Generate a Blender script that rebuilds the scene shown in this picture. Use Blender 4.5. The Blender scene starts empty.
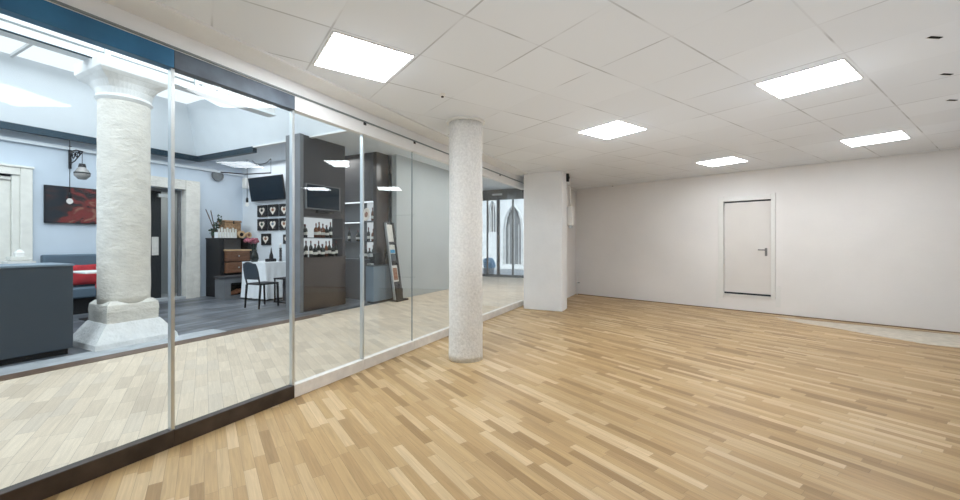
import bpy, bmesh, math, random
from mathutils import Vector, Matrix, noise
random.seed(7)
C = bpy.context.scene.collection
PI = math.pi

# ------------------------------------------------------------------ materials
def nm(name):
    m = bpy.data.materials.new(name); m.use_nodes = True
    nt = m.node_tree; nt.nodes.clear()
    return m, nt, nt.nodes, nt.links

def mat(name, col, rough=0.5, metal=0.0, var=0.06, vscale=3.0, bump=0.0, bscale=20.0, spec=0.5, coat=0.0, stretch=(1, 1, 1)):
    m, nt, N, Lk = nm(name)
    o = N.new('ShaderNodeOutputMaterial'); p = N.new('ShaderNodeBsdfPrincipled')
    Lk.new(p.outputs[0], o.inputs[0])
    p.inputs['Roughness'].default_value = rough; p.inputs['Metallic'].default_value = metal
    p.inputs['Specular IOR Level'].default_value = spec; p.inputs['Coat Weight'].default_value = coat
    tc = N.new('ShaderNodeTexCoord'); mp = N.new('ShaderNodeMapping'); mp.inputs['Scale'].default_value = stretch
    Lk.new(tc.outputs['Object'], mp.inputs[0])
    n1 = N.new('ShaderNodeTexNoise'); n1.inputs['Scale'].default_value = vscale; n1.inputs['Detail'].default_value = 5
    Lk.new(mp.outputs[0], n1.inputs['Vector'])
    r = N.new('ShaderNodeMapRange'); r.inputs[1].default_value = .3; r.inputs[2].default_value = .7
    r.inputs[3].default_value = 1 - var; r.inputs[4].default_value = 1 + var
    Lk.new(n1.outputs[0], r.inputs[0])
    mx = N.new('ShaderNodeVectorMath'); mx.operation = 'SCALE'; mx.inputs[0].default_value = col[:3]
    Lk.new(r.outputs[0], mx.inputs['Scale']); Lk.new(mx.outputs[0], p.inputs['Base Color'])
    if bump:
        n2 = N.new('ShaderNodeTexNoise'); n2.inputs['Scale'].default_value = bscale; n2.inputs['Detail'].default_value = 6
        Lk.new(mp.outputs[0], n2.inputs['Vector'])
        b = N.new('ShaderNodeBump'); b.inputs['Strength'].default_value = bump; b.inputs['Distance'].default_value = .02
        Lk.new(n2.outputs[0], b.inputs['Height']); Lk.new(b.outputs[0], p.inputs['Normal'])
    return m

def emit(name, col, s):
    m, nt, N, Lk = nm(name)
    o = N.new('ShaderNodeOutputMaterial'); e = N.new('ShaderNodeEmission')
    e.inputs[0].default_value = (*col, 1); e.inputs[1].default_value = s
    Lk.new(e.outputs[0], o.inputs[0]); return m

def math_node(N, Lk, op, a, b=None):
    n = N.new('ShaderNodeMath'); n.operation = op
    for i, v in enumerate((a, b)):
        if v is None: continue
        if isinstance(v, (int, float)): n.inputs[i].default_value = v
        else: Lk.new(v, n.inputs[i])
    return n.outputs[0]

def plank_mat(name, w, ln, cols, rough, seam=.03, grain=.12, d=(.467, .884)):
    m, nt, N, Lk = nm(name)
    M = lambda op, a, b=None: math_node(N, Lk, op, a, b)
    o = N.new('ShaderNodeOutputMaterial'); p = N.new('ShaderNodeBsdfPrincipled'); Lk.new(p.outputs[0], o.inputs[0])
    g = N.new('ShaderNodeNewGeometry'); s = N.new('ShaderNodeSeparateXYZ'); Lk.new(g.outputs['Position'], s.inputs[0])
    x, y = s.outputs[0], s.outputs[1]
    a = M('ADD', M('MULTIPLY', x, d[0]), M('MULTIPLY', y, d[1]))
    b = M('ADD', M('MULTIPLY', x, d[1]), M('MULTIPLY', y, -d[0]))
    rb = M('DIVIDE', b, w); row = M('FLOOR', rb)
    wn = N.new('ShaderNodeTexWhiteNoise'); wn.noise_dimensions = '1D'; Lk.new(row, wn.inputs['W'])
    xa = M('ADD', M('DIVIDE', a, ln), M('MULTIPLY', wn.outputs['Value'], 9.3)); col = M('FLOOR', xa)
    cv = N.new('ShaderNodeCombineXYZ'); Lk.new(row, cv.inputs[0]); Lk.new(col, cv.inputs[1])
    w2 = N.new('ShaderNodeTexWhiteNoise'); w2.noise_dimensions = '2D'; Lk.new(cv.outputs[0], w2.inputs['Vector'])
    cr = N.new('ShaderNodeValToRGB'); e = cr.color_ramp.elements
    e[0].position = 0; e[0].color = (*cols[0], 1); e[1].position = 1; e[1].color = (*cols[-1], 1)
    for i, c in enumerate(cols[1:-1]):
        k = e.new((i + 1) / (len(cols) - 1)); k.color = (*c, 1)
    Lk.new(w2.outputs['Value'], cr.inputs[0])
    # grain
    gv = N.new('ShaderNodeCombineXYZ'); Lk.new(M('MULTIPLY', a, 3.0), gv.inputs[0]); Lk.new(M('MULTIPLY', b, 60.0), gv.inputs[1])
    Lk.new(M('MULTIPLY', w2.outputs['Value'], 40.0), gv.inputs[2])
    gn = N.new('ShaderNodeTexNoise'); gn.inputs['Scale'].default_value = 1; gn.inputs['Detail'].default_value = 4; gn.inputs['Distortion'].default_value = .8
    Lk.new(gv.outputs[0], gn.inputs['Vector'])
    gr = N.new('ShaderNodeMapRange'); gr.inputs[1].default_value = .3; gr.inputs[2].default_value = .7
    gr.inputs[3].default_value = 1 - grain; gr.inputs[4].default_value = 1 + grain; Lk.new(gn.outputs[0], gr.inputs[0])
    # worn patches
    wp = N.new('ShaderNodeTexNoise'); wp.inputs['Scale'].default_value = .7; Lk.new(g.outputs['Position'], wp.inputs['Vector'])
    wr = N.new('ShaderNodeMapRange'); wr.inputs[1].default_value = .3; wr.inputs[2].default_value = .7
    wr.inputs[3].default_value = .93; wr.inputs[4].default_value = 1.07; Lk.new(wp.outputs[0], wr.inputs[0])
    fb = M('FRACT', rb); fa = M('FRACT', xa)
    sm = M('MAXIMUM', M('LESS_THAN', fb, seam), M('LESS_THAN', fa, seam * w / ln))
    k = M('SUBTRACT', 1.0, M('MULTIPLY', sm, .38))
    tot = M('MULTIPLY', M('MULTIPLY', gr.outputs[0], wr.outputs[0]), k)
    vm = N.new('ShaderNodeVectorMath'); vm.operation = 'SCALE'; Lk.new(cr.outputs[0], vm.inputs[0]); Lk.new(tot, vm.inputs['Scale'])
    Lk.new(vm.outputs[0], p.inputs['Base Color']); p.inputs['Roughness'].default_value = rough
    p.inputs['Specular IOR Level'].default_value = .35
    bp = N.new('ShaderNodeBump'); bp.inputs['Strength'].default_value = .25; bp.inputs['Distance'].default_value = .003
    Lk.new(M('ADD', gn.outputs[0], M('MULTIPLY', k, 2.0)), bp.inputs['Height']); Lk.new(bp.outputs[0], p.inputs['Normal'])
    return m

def ceiling_mat():
    m, nt, N, Lk = nm('ceiling tiles')
    M = lambda op, a, b=None: math_node(N, Lk, op, a, b)
    o = N.new('ShaderNodeOutputMaterial'); p = N.new('ShaderNodeBsdfPrincipled'); Lk.new(p.outputs[0], o.inputs[0])
    g = N.new('ShaderNodeNewGeometry'); s = N.new('ShaderNodeSeparateXYZ'); Lk.new(g.outputs['Position'], s.inputs[0])
    x, y = s.outputs[0], s.outputs[1]
    a = M('ADD', M('MULTIPLY', x, .467), M('MULTIPLY', y, .884))
    b = M('ADD', M('MULTIPLY', x, .884), M('MULTIPLY', y, -.467))
    ta = M('DIVIDE', M('ADD', a, 3.04), .641); tb = M('DIVIDE', M('ADD', b, -.05), .6667)
    ra = M('FLOOR', ta); rb = M('FLOOR', tb)
    def soft(f, wd):  # distance to the tile border -> seam strength
        fr = M('FRACT', f); ed = M('MINIMUM', fr, M('SUBTRACT', 1.0, fr))
        r = N.new('ShaderNodeMapRange'); r.inputs[1].default_value = wd; r.inputs[2].default_value = wd * 2.2
        r.inputs[3].default_value = 1; r.inputs[4].default_value = 0; Lk.new(ed, r.inputs[0]); return r.outputs[0]
    n = N.new('ShaderNodeTexNoise'); n.inputs['Scale'].default_value = 1.9; n.inputs['Detail'].default_value = 3; Lk.new(g.outputs['Position'], n.inputs['Vector'])
    nr = N.new('ShaderNodeMapRange'); nr.inputs[1].default_value = .42; nr.inputs[2].default_value = .6; Lk.new(n.outputs[0], nr.inputs[0])
    n2 = N.new('ShaderNodeTexNoise'); n2.inputs['Scale'].default_value = 1.3; n2.inputs['Detail'].default_value = 3
    mp = N.new('ShaderNodeMapping'); mp.inputs['Location'].default_value = (5, 9, 2); Lk.new(g.outputs['Position'], mp.inputs[0]); Lk.new(mp.outputs[0], n2.inputs['Vector'])
    nr2 = N.new('ShaderNodeMapRange'); nr2.inputs[1].default_value = .45; nr2.inputs[2].default_value = .6; Lk.new(n2.outputs[0], nr2.inputs[0])
    sa = M('MULTIPLY', soft(ta, .006), M('ADD', M('MULTIPLY', nr.outputs[0], .36), .07))
    sb = M('MULTIPLY', soft(tb, .006), M('ADD', M('MULTIPLY', nr2.outputs[0], .38), .02))
    seam = M('MAXIMUM', sa, sb)
    cv = N.new('ShaderNodeCombineXYZ'); Lk.new(ra, cv.inputs[0]); Lk.new(rb, cv.inputs[1])
    w2 = N.new('ShaderNodeTexWhiteNoise'); w2.noise_dimensions = '2D'; Lk.new(cv.outputs[0], w2.inputs['Vector'])
    tv = M('ADD', M('MULTIPLY', w2.outputs['Value'], .05), .965)
    k = M('MULTIPLY', tv, M('SUBTRACT', 1.0, seam))
    vm = N.new('ShaderNodeVectorMath'); vm.operation = 'SCALE'; vm.inputs[0].default_value = (.79, .825, .875); Lk.new(k, vm.inputs['Scale'])
    Lk.new(vm.outputs[0], p.inputs['Base Color']); p.inputs['Roughness'].default_value = .62
    p.inputs['Specular IOR Level'].default_value = .3
    return m

def tile_floor_mat():
    m, nt, N, Lk = nm('slate floor')
    M = lambda op, a, b=None: math_node(N, Lk, op, a, b)
    o = N.new('ShaderNodeOutputMaterial'); p = N.new('ShaderNodeBsdfPrincipled'); Lk.new(p.outputs[0], o.inputs[0])
    g = N.new('ShaderNodeNewGeometry'); mp = N.new('ShaderNodeMapping'); Lk.new(g.outputs['Position'], mp.inputs[0])
    bt = N.new('ShaderNodeTexBrick'); bt.inputs['Scale'].default_value = 1; bt.inputs['Brick Width'].default_value = 1.2; bt.inputs['Row Height'].default_value = .3
    bt.inputs['Mortar Size'].default_value = .006; bt.inputs['Color1'].default_value = (.07, .08, .095, 1); bt.inputs['Color2'].default_value = (.20, .22, .25, 1)
    bt.inputs['Mortar'].default_value = (.06, .07, .08, 1); Lk.new(mp.outputs[0], bt.inputs['Vector'])
    n = N.new('ShaderNodeTexNoise'); n.inputs['Scale'].default_value = 2.5; n.inputs['Detail'].default_value = 6
    m2 = N.new('ShaderNodeMapping'); m2.inputs['Scale'].default_value = (.6, 3, 1); Lk.new(g.outputs['Position'], m2.inputs[0]); Lk.new(m2.outputs[0], n.inputs['Vector'])
    r = N.new('ShaderNodeMapRange'); r.inputs[1].default_value = .3; r.inputs[2].default_value = .7; r.inputs[3].default_value = .4; r.inputs[4].default_value = 1.35; Lk.new(n.outputs[0], r.inputs[0])
    vm = N.new('ShaderNodeVectorMath'); vm.operation = 'SCALE'; Lk.new(bt.outputs[0], vm.inputs[0]); Lk.new(r.outputs[0], vm.inputs['Scale'])
    Lk.new(vm.outputs[0], p.inputs['Base Color']); p.inputs['Roughness'].default_value = .38
    return m

def glass_mat(name, tint=(.95, .97, .97), gain=1.0, base=.006):
    m, nt, N, Lk = nm(name)
    M = lambda op, a, b=None: math_node(N, Lk, op, a, b)
    o = N.new('ShaderNodeOutputMaterial'); t = N.new('ShaderNodeBsdfTransparent'); gl = N.new('ShaderNodeBsdfGlossy')
    t.inputs[0].default_value = (*tint, 1); gl.inputs['Roughness'].default_value = 0; gl.inputs[0].default_value = (.96, .98, 1, 1)
    lw = N.new('ShaderNodeLayerWeight'); lw.inputs[0].default_value = .5
    f = M('ADD', M('MULTIPLY', M('POWER', lw.outputs['Facing'], 2.0), .35 * gain), base)
    mx = N.new('ShaderNodeMixShader'); Lk.new(f, mx.inputs[0]); Lk.new(t.outputs[0], mx.inputs[1]); Lk.new(gl.outputs[0], mx.inputs[2])
    Lk.new(mx.outputs[0], o.inputs[0]); return m

def painting_mat():
    m, nt, N, Lk = nm('abstract paint')
    o = N.new('ShaderNodeOutputMaterial'); p = N.new('ShaderNodeBsdfPrincipled'); Lk.new(p.outputs[0], o.inputs[0])
    tc = N.new('ShaderNodeTexCoord'); mp = N.new('ShaderNodeMapping'); Lk.new(tc.outputs['Object'], mp.inputs[0]); mp.inputs['Scale'].default_value = (1.3, 2, 2.4)
    n = N.new('ShaderNodeTexNoise'); n.inputs['Scale'].default_value = 1.1; n.inputs['Detail'].default_value = 7; n.inputs['Distortion'].default_value = 2.0; Lk.new(mp.outputs[0], n.inputs['Vector'])
    sx = N.new('ShaderNodeSeparateXYZ'); Lk.new(tc.outputs['Object'], sx.inputs[0])
    a = math_node(N, Lk, 'ADD', n.outputs[0], math_node(N, Lk, 'MULTIPLY', sx.outputs[0], .30))
    cr = N.new('ShaderNodeValToRGB'); e = cr.color_ramp.elements
    e[0].position = .41; e[0].color = (.012, .02, .03, 1); e[1].position = .78; e[1].color = (.16, .02, .02, 1)
    for q, c in ((.51, (.05, .025, .025)), (.57, (.22, .035, .035)), (.63, (.14, .02, .02)), (.67, (.30, .15, .11))):
        k = e.new(q); k.color = (*c, 1)
    Lk.new(a, cr.inputs[0]); Lk.new(cr.outputs[0], p.inputs['Base Color']); p.inputs['Roughness'].default_value = .45
    return m

MT = dict(
    wall=mat('warm white plaster', (.86, .845, .84), .8, var=.025, vscale=1.2, bump=.12, bscale=9),
    ceil=ceiling_mat(),
    beam=mat('white painted beam', (.82, .83, .84), .55, var=.03, vscale=4, bump=.05),
    floor=plank_mat('oak strip parquet', .066, .52, [(.30, .185, .08), (.42, .275, .13), (.46, .31, .15), (.49, .34, .175), (.60, .45, .27)], .42),
    pass_floor=plank_mat('pale oak parquet', .105, .42, [(.52, .435, .34), (.60, .505, .395), (.63, .53, .415), (.68, .58, .46), (.57, .49, .40)], .5, seam=.028, grain=.08),
    cafe_floor=tile_floor_mat(),
    threshold=mat('dark walnut strip', (.12, .075, .05), .5, var=.3, vscale=6),
    stone_strip=mat('pale stone kerb', (.42, .45, .48), .6, var=.15, vscale=5, bump=.2),
    glass=glass_mat('clear glass'),
    glass_far=glass_mat('outer glazing', base=.01, gain=.5),
    dkrail=mat('dark bronze rail', (.055, .04, .032), .35, .3, var=.35, vscale=7, spec=.5),
    reflrail=mat('dark rail with painted blue reflection', (.03, .15, .30), .3, .2, var=.25, vscale=3),  # blue sky reflection put into the rail colour
    greyrail=mat('grey brown rail', (.10, .13, .17), .55, .1, var=.4, vscale=4),
    curb=mat('white kerb', (.78, .75, .71), .6, var=.08, vscale=9, bump=.3),
    alu=mat('brushed aluminium', (.62, .66, .68), .3, .85, var=.05),
    nickel=mat('dull nickel', (.28, .28, .28), .35, .8, var=.05),
    seal=mat('glass edge seal', (.20, .23, .24), .35, .2, var=.05),
    dark=mat('dark steel', (.03, .035, .04), .4, .4, var=.1),
    teal=mat('dark blue steel beam', (.012, .035, .055), .4, .3, var=.15),
    roughcol=mat('chalky rough plaster', (.77, .765, .75), .9, var=.10, vscale=42, bump=.6, bscale=26),
    pillar=mat('smooth white plaster pillar', (.87, .88, .90), .8, var=.03, vscale=2, bump=.15),
    stone=mat('hewn limestone', (.78, .755, .70), .9, var=.08, vscale=6, bump=.75, bscale=15, stretch=(1, 1, 1.7)),
    stone_smooth=mat('smooth whitewashed stone', (.84, .85, .85), .85, var=.05, vscale=8, bump=.2, bscale=16),
    stone_white=mat('whitewashed stone', (.86, .87, .87), .85, var=.05, vscale=8, bump=.9, bscale=16),
    cafewall=mat('pale blue wall', (.60, .68, .77), .8, var=.035, vscale=1.5, bump=.08),
    cafewhite=mat('white café wall', (.78, .83, .88), .8, var=.03),
    vault=mat('skylight well plaster', (.82, .87, .91), .8, var=.02),
    greywall=mat('light grey wall', (.43, .465, .475), .75, var=.05, vscale=1.2),
    darkwall=mat('anthracite wall', (.05, .05, .057), .6, var=.12, vscale=2.5),
    greypost=mat('grey concrete post', (.17, .18, .195), .65, var=.12, vscale=4, bump=.1),
    brown=mat('dark brown lacquer', (.045, .032, .028), .16, var=.2, vscale=3, coat=.4),
    lacq=mat('slate grey laminate', (.045, .062, .083), .4, var=.06, vscale=3),
    bluegrey=mat('blue grey cabinet', (.16, .215, .27), .5, var=.06),
    black=mat('black paint', (.012, .013, .016), .55, var=.1, spec=.3),
    blackgl=mat('black glass screen', (.004, .016, .03), .5, var=.1, spec=.15),
    white=mat('white satin paint', (.82, .82, .81), .45, var=.02),
    doorp=mat('door panel paint', (.77, .745, .725), .5, var=.015),
    carved=mat('cream painted stone', (.80, .79, .74), .75, var=.05, vscale=8, bump=.25),
    red=mat('red fabric', (.42, .025, .035), .85, var=.2, vscale=8, bump=.2, bscale=40),
    bench=mat('blue grey upholstery', (.10, .15, .20), .8, var=.08, bump=.1, bscale=40),
    cloth=mat('white linen', (.90, .93, .96), .85, var=.04, bump=.15, bscale=30),
    wood=mat('old brown wood', (.19, .085, .045), .55, var=.35, vscale=4, stretch=(1, 1, 7), bump=.2),
    wicker=mat('woven wicker', (.36, .22, .12), .8, var=.4, vscale=30, bump=.8, bscale=60),
    log=mat('pale cut wood', (.62, .42, .24), .7, var=.2, vscale=12),
    iron=mat('wrought iron', (.03, .03, .035), .5, .6, var=.1),
    leaf=mat('dark green leaf', (.03, .07, .04), .6, var=.4),
    twig=mat('dry twig', (.10, .07, .06), .8, var=.3),
    petal=mat('pink petals', (.35, .10, .14), .7, var=.3),
    paint=painting_mat(),
    bglass=mat('dark bottle glass', (.015, .02, .018), .12, var=.2),
    amber=mat('amber bottle glass', (.16, .05, .015), .12, var=.2),
    label=mat('paper label', (.75, .74, .70), .7, var=.1, vscale=12),
    cork=mat('bottle foil', (.12, .03, .03), .4, .3, var=.1),
    mirror=mat('pale back panel', (.88, .89, .90), .25, var=.2, vscale=6),
    glowback=emit('glowing pale shelf back', (.84, .88, .92), .62),  # emission put in to brighten the pale shelf backs
    lit=emit('shelf strip light', (.9, .95, 1), 1.3),
    bulbm=emit('bulb glow', (.9, .93, .95), .7),
    panel=emit('light diffuser', (.95, .98, 1), 22),
    sky=emit('frosted skylight', (.86, .94, 1.0), 1.15),
    sand=mat('pale facade stone', (.80, .80, .79), .9, var=.12, vscale=2, bump=.4),
    sanddk=mat('dark window backing', (.16, .17, .18), .8, var=.3, vscale=5),  # darker tone for the sheet behind the arched openings
    pave=mat('courtyard paving', (.62, .63, .64), .8, var=.1, vscale=1.5),
    bluep=mat('blue plastic', (.05, .30, .55), .4, var=.2),
    latte=mat('coffee brown', (.30, .13, .07), .6, var=.3, vscale=14),
    cup=mat('cream foam', (.80, .74, .66), .6, var=.1, vscale=14),
    conc=mat('bare screed', (.60, .55, .47), .9, var=.12, vscale=10, bump=.4),
    hole=mat('dark cavity', (.01, .01, .01), .9, var=.1),
    warmglow=mat('tinted lantern glass', (.35, .34, .33), .15, var=.3, vscale=8),
)

# ------------------------------------------------------------------ helpers
def finish(name, bm, m, parent=None, loc=None, smooth=False, bevel=0):
    bmesh.ops.recalc_face_normals(bm, faces=bm.faces)
    me = bpy.data.meshes.new(name); bm.to_mesh(me); bm.free()
    o = bpy.data.objects.new(name, me); C.objects.link(o)
    me.materials.append(m)
    if smooth:
        for p in me.polygons: p.use_smooth = True
    if bevel:
        md = o.modifiers.new('bevel', 'BEVEL'); md.width = bevel; md.segments = 2; md.limit_method = 'ANGLE'
    if parent: o.parent = parent
    if loc: o.location = loc
    return o

def box(bm, x0, x1, y0, y1, z0, z1, M=None):
    vs = [bm.verts.new((x, y, z)) for x in (x0, x1) for y in (y0, y1) for z in (z0, z1)]
    if M:
        for v in vs: v.co = M @ v.co
    for f in ((0, 1, 3, 2), (4, 6, 7, 5), (0, 4, 5, 1), (2, 3, 7, 6), (0, 2, 6, 4), (1, 5, 7, 3)):
        bm.faces.new([vs[i] for i in f])
    return vs

def bx(name, x0, x1, y0, y1, z0, z1, m, parent=None, bevel=0):
    bm = bmesh.new(); box(bm, x0, x1, y0, y1, z0, z1)
    return finish(name, bm, m, parent, bevel=bevel)

def lathe(bm, prof, seg=24, c=(0, 0, 0), caps=True):
    rings = []
    for r, z in prof:
        rings.append([bm.verts.new((c[0] + r * math.cos(2 * PI * i / seg), c[1] + r * math.sin(2 * PI * i / seg), c[2] + z)) for i in range(seg)])
    for a, b in zip(rings, rings[1:]):
        for i in range(seg): bm.faces.new((a[i], a[(i + 1) % seg], b[(i + 1) % seg], b[i]))
    if caps:
        bm.faces.new(rings[0][::-1]); bm.faces.new(rings[-1])
    return rings

def tube(bm, pts, r, seg=8):
    pts = [Vector(p) for p in pts]; rings = []
    for i, p in enumerate(pts):
        d = (pts[min(i + 1, len(pts) - 1)] - pts[max(i - 1, 0)]).normalized()
        up = Vector((0, 0, 1)) if abs(d.z) < .9 else Vector((1, 0, 0))
        a = d.cross(up).normalized(); b = d.cross(a)
        rr = r[i] if isinstance(r, (list, tuple)) else r
        rings.append([bm.verts.new(p + (a * math.cos(2 * PI * k / seg) + b * math.sin(2 * PI * k / seg)) * rr) for k in range(seg)])
    for a, b in zip(rings, rings[1:]):
        for k in range(seg): bm.faces.new((a[k], a[(k + 1) % seg], b[(k + 1) % seg], b[k]))
    bm.faces.new(rings[0][::-1]); bm.faces.new(rings[-1])

def tb(name, pts, r, m, parent=None, seg=8):
    bm = bmesh.new(); tube(bm, pts, r, seg); return finish(name, bm, m, parent, smooth=True)

def frustum(bm, rings):
    """rings: list of (half_x, half_y, z); square loft"""
    R = [[bm.verts.new((sx * hx, sy * hy, z)) for sx, sy in ((-1, -1), (1, -1), (1, 1), (-1, 1))] for hx, hy, z in rings]
    for a, b in zip(R, R[1:]):
        for i in range(4): bm.faces.new((a[i], a[(i + 1) % 4], b[(i + 1) % 4], b[i]))
    bm.faces.new(R[0][::-1]); bm.faces.new(R[-1])

def rough_up(bm, amp, sc, cuts=0):
    if cuts: bmesh.ops.subdivide_edges(bm, edges=bm.edges[:], cuts=cuts, use_grid_fill=True)
    bm.normal_update()
    for v in bm.verts:
        v.co += v.normal * amp * noise.noise(v.co * sc)

def thing(name, label, cat, loc=(0, 0, 0), rz=0, group=None):
    o = bpy.data.objects.new(name, None); C.objects.link(o); o.empty_display_size = .1
    o.location = loc; o.rotation_euler = (0, 0, rz); o['label'] = label; o['category'] = cat
    if group: o['group'] = group
    return o

def tag(o, label, cat, group=None, kind=None):
    o['label'] = label; o['category'] = cat
    if group: o['group'] = group
    if kind: o['kind'] = kind
    return o

def st(o, label=None):
    o['kind'] = 'structure'
    if label: o['label'] = label
    return o

def sbx(name, *a, label=None, **k):
    return st(bx(name, *a, **k), label)

def sempty(name, loc=(0, 0, 0), label=None, rz=0):
    o = bpy.data.objects.new(name, None); C.objects.link(o); o.location = loc; o.rotation_euler = (0, 0, rz); return st(o, label)

def dup(root, loc, rz=0, label=None, group=None):
    r = root.copy(); C.objects.link(r); r.location = loc; r.rotation_euler = (0, 0, rz)
    if label: r['label'] = label
    if group: r['group'] = group
    for ch in list(root.children):
        c = ch.copy(); C.objects.link(c); c.parent = r
        for g in ch.children:
            d = g.copy(); C.objects.link(d); d.parent = c
    return r

CZ = 2.87      # ceiling of the white room
CH = 3.60      # ceiling of the café side
BC = Vector((8.36, -.65, 0)); BD = Vector((-.295, -.9556, 0)).normalized(); BN = Vector((BD.y, -BD.x, 0))  # back wall
if BN.x < 0: BN = -BN

# ------------------------------------------------------------------ white room shell
def poly_slab(name, pts, z0, z1, m, label=None):
    bm = bmesh.new()
    lo = [bm.verts.new((x, y, z0)) for x, y in pts]; hi = [bm.verts.new((x, y, z1)) for x, y in pts]
    bm.faces.new(lo[::-1]); bm.faces.new(hi)
    for i in range(len(pts)):
        j = (i + 1) % len(pts); bm.faces.new((lo[i], lo[j], hi[j], hi[i]))
    return st(finish(name, bm, m), label)

end = BC + BD * 10.0
room = [(-6, .0), (-6, end.y), (end.x + .3, end.y), (BC.x + .3, BC.y), (BC.x + .3, 0)]
poly_slab('floor', room, -.12, 0, MT['floor'], 'oak strip parquet floor of the white room')
poly_slab('ceiling', room, CZ, CZ + .12, MT['ceil'], 'white square tiled ceiling of the empty room')

# back wall with the door opening (t along BD, hole 3.5..4.31, z .35..2.27)
def bwall_obj(name, segs, th0, th1, m, parent=None, bevel=0):
    bm = bmesh.new()
    M = Matrix(((BD.x, BN.x, 0, BC.x), (BD.y, BN.y, 0, BC.y), (0, 0, 1, 0), (0, 0, 0, 1)))
    for t0, t1, z0, z1 in segs: box(bm, t0, t1, th0, th1, z0, z1, M)
    return finish(name, bm, m, parent, bevel=bevel)
D0, D1, DZ0, DZ1 = 3.50, 4.31, .335, 2.27
st(bwall_obj('wall_back', [(-.3, D0, 0, CZ), (D1, 10, 0, CZ), (D0, D1, 0, DZ0), (D0, D1, DZ1, CZ)], 0, .25, MT['wall']), 'long warm white plaster back wall')
door = sempty('door_1', (BC + BD * 3.9)[:], 'small raised beige door in the white back wall')
def bw_part(name, segs, a, b, m, bevel=0):
    o = bwall_obj(name, segs, a, b, m, bevel=bevel); o.parent = door
    o.matrix_parent_inverse = Matrix.Translation(-Vector(door.location)); return o
bw_part('door_frame', [(D0 - .1, D0, DZ0 - .10, DZ1 + .11), (D1, D1 + .07, DZ0 - .04, DZ1 + .11), (D0, D1, DZ1, DZ1 + .09)], -.035, .16, MT['white'], .006)
bw_part('door_panel', [(D0 + .001, D1 - .001, DZ0 + .035, DZ1 - .028)], .03, .075, MT['doorp'], .004)
bw_part('door_gap', [(D0, D1, DZ0, DZ0 + .03), (D0, D1, DZ1 - .02, DZ1)], .045, .12, MT['dark'])
bw_part('door_sill', [(D0 - .06, D1 + .02, DZ0 - .035, DZ0)], -.025, .1, MT['white'], .005)
hd = bw_part('door_handle', [(D1 - .105, D1 - .065, 1.14, 1.30)], .018, .032, MT['nickel'], .004)
bm = bmesh.new()
def bwp(t, off, z): return BC + BD * t + BN * off + Vector((0, 0, z))
tube(bm, [bwp(D1 - .085, .02, 1.26), bwp(D1 - .085, -.03, 1.26), bwp(D1 - .21, -.032, 1.262)], .012)
lv = finish('lever', bm, MT['nickel'], smooth=True); lv.parent = hd
# skim of damaged plaster around the door foot
st(bwall_obj('trim_1', [(D0 - .15, D0 - .1, .12, .6), (D1 + .07, D1 + .15, .14, .55), (-.02, 9.8, 2.845, CZ)], -.006, .0, MT['white']), 'thin plaster edging on the back wall')
# unfinished screed strip along the wall foot
poly_slab('trim_2', [(6.72, -4.75), (6.60, -5.2), (6.36, -6.1), (6.12, -7.0), (5.85, -8.0), (4.9, -8.2), (5.02, -7.0), (5.20, -6.2), (5.62, -5.75), (5.95, -5.45), (6.3, -5.0)], .0, .004, MT['conc'], 'pale unfinished screed strip at the foot of the back wall')
bm = bmesh.new(); box(bm, 0, 10, 0, .05, 0, .012, Matrix(((BD.x, -BN.x, 0, BC.x), (BD.y, -BN.y, 0, BC.y), (0, 0, 1, 0), (0, 0, 0, 1))))
st(finish('baseboard_back', bm, mat('brown edge strip', (.20, .13, .08), .7)), 'narrow brown strip at the foot of the back wall')

sbx('wall_left', -6.25, -6, end.y, 0, 0, CZ, MT['wall'], label='white wall at the near end of the room')
sbx('wall_front', -6.25, end.x + .6, end.y - .25, end.y, 0, CZ, MT['wall'], label='white wall opposite the glass partition')
sbx('wall_right', 5.95, 12.4, -.62, .0, 0, CH, MT['wall'], label='short white wall between square pillar and room corner')
sbx('trim_3', 6.0, 8.35, -.66, -.62, CZ - .05, CZ, MT['white'], label='thin ceiling edging beside the pillar')

# ------------------------------------------------------------------ ceiling lights
def ab(a, b): return (a * .467 + b * .884, a * .884 - b * .467)
RZ = math.atan2(.884, .467)
lab = {(-.78, .38): 'bright square ceiling light nearest the glass partition, above the round column', (-2.71, 3.8): 'largest square ceiling light on the right, over the middle of the floor',
       (-.72, 3.68): 'square ceiling light above the square pillar, middle of its row', (-.65, 6.97): 'square ceiling light nearest the back wall door',
       (-2.6, 7.07): 'square ceiling light farthest right beside the back wall', (-2.95, .38): 'square ceiling light overhead, seen only as a reflection in the glass'}
for i, ((a, b), l) in enumerate(lab.items()):
    x, y = ab(a, b)
    t = thing('ceiling_light', l, 'ceiling light', (x, y, CZ), RZ, 'recessed square ceiling lights')
    bm = bmesh.new(); s = .31
    for q in ((-s, s, -s, -s + .012), (-s, s, s - .012, s), (-s, -s + .012, -s + .012, s - .012), (s - .012, s, -s + .012, s - .012)): box(bm, *q, -.008, 0)
    finish('light_frame', bm, MT['white'], t)
    bx('diffuser', -s + .012, s - .012, -s + .012, s - .012, -.010, -.001, MT['panel'], t)

for (a, b) in lab:  # point lamps added below the panels for a ceiling halo, no fixtures
    l = bpy.data.lights.new('added_panel_halo', 'POINT'); l.energy = 2.2; l.shadow_soft_size = .12; l.color = (.86, .92, 1)
    o = bpy.data.objects.new('added_panel_halo', l); C.objects.link(o); o.location = (*ab(a, b), CZ - .34); o.visible_glossy = False

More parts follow.
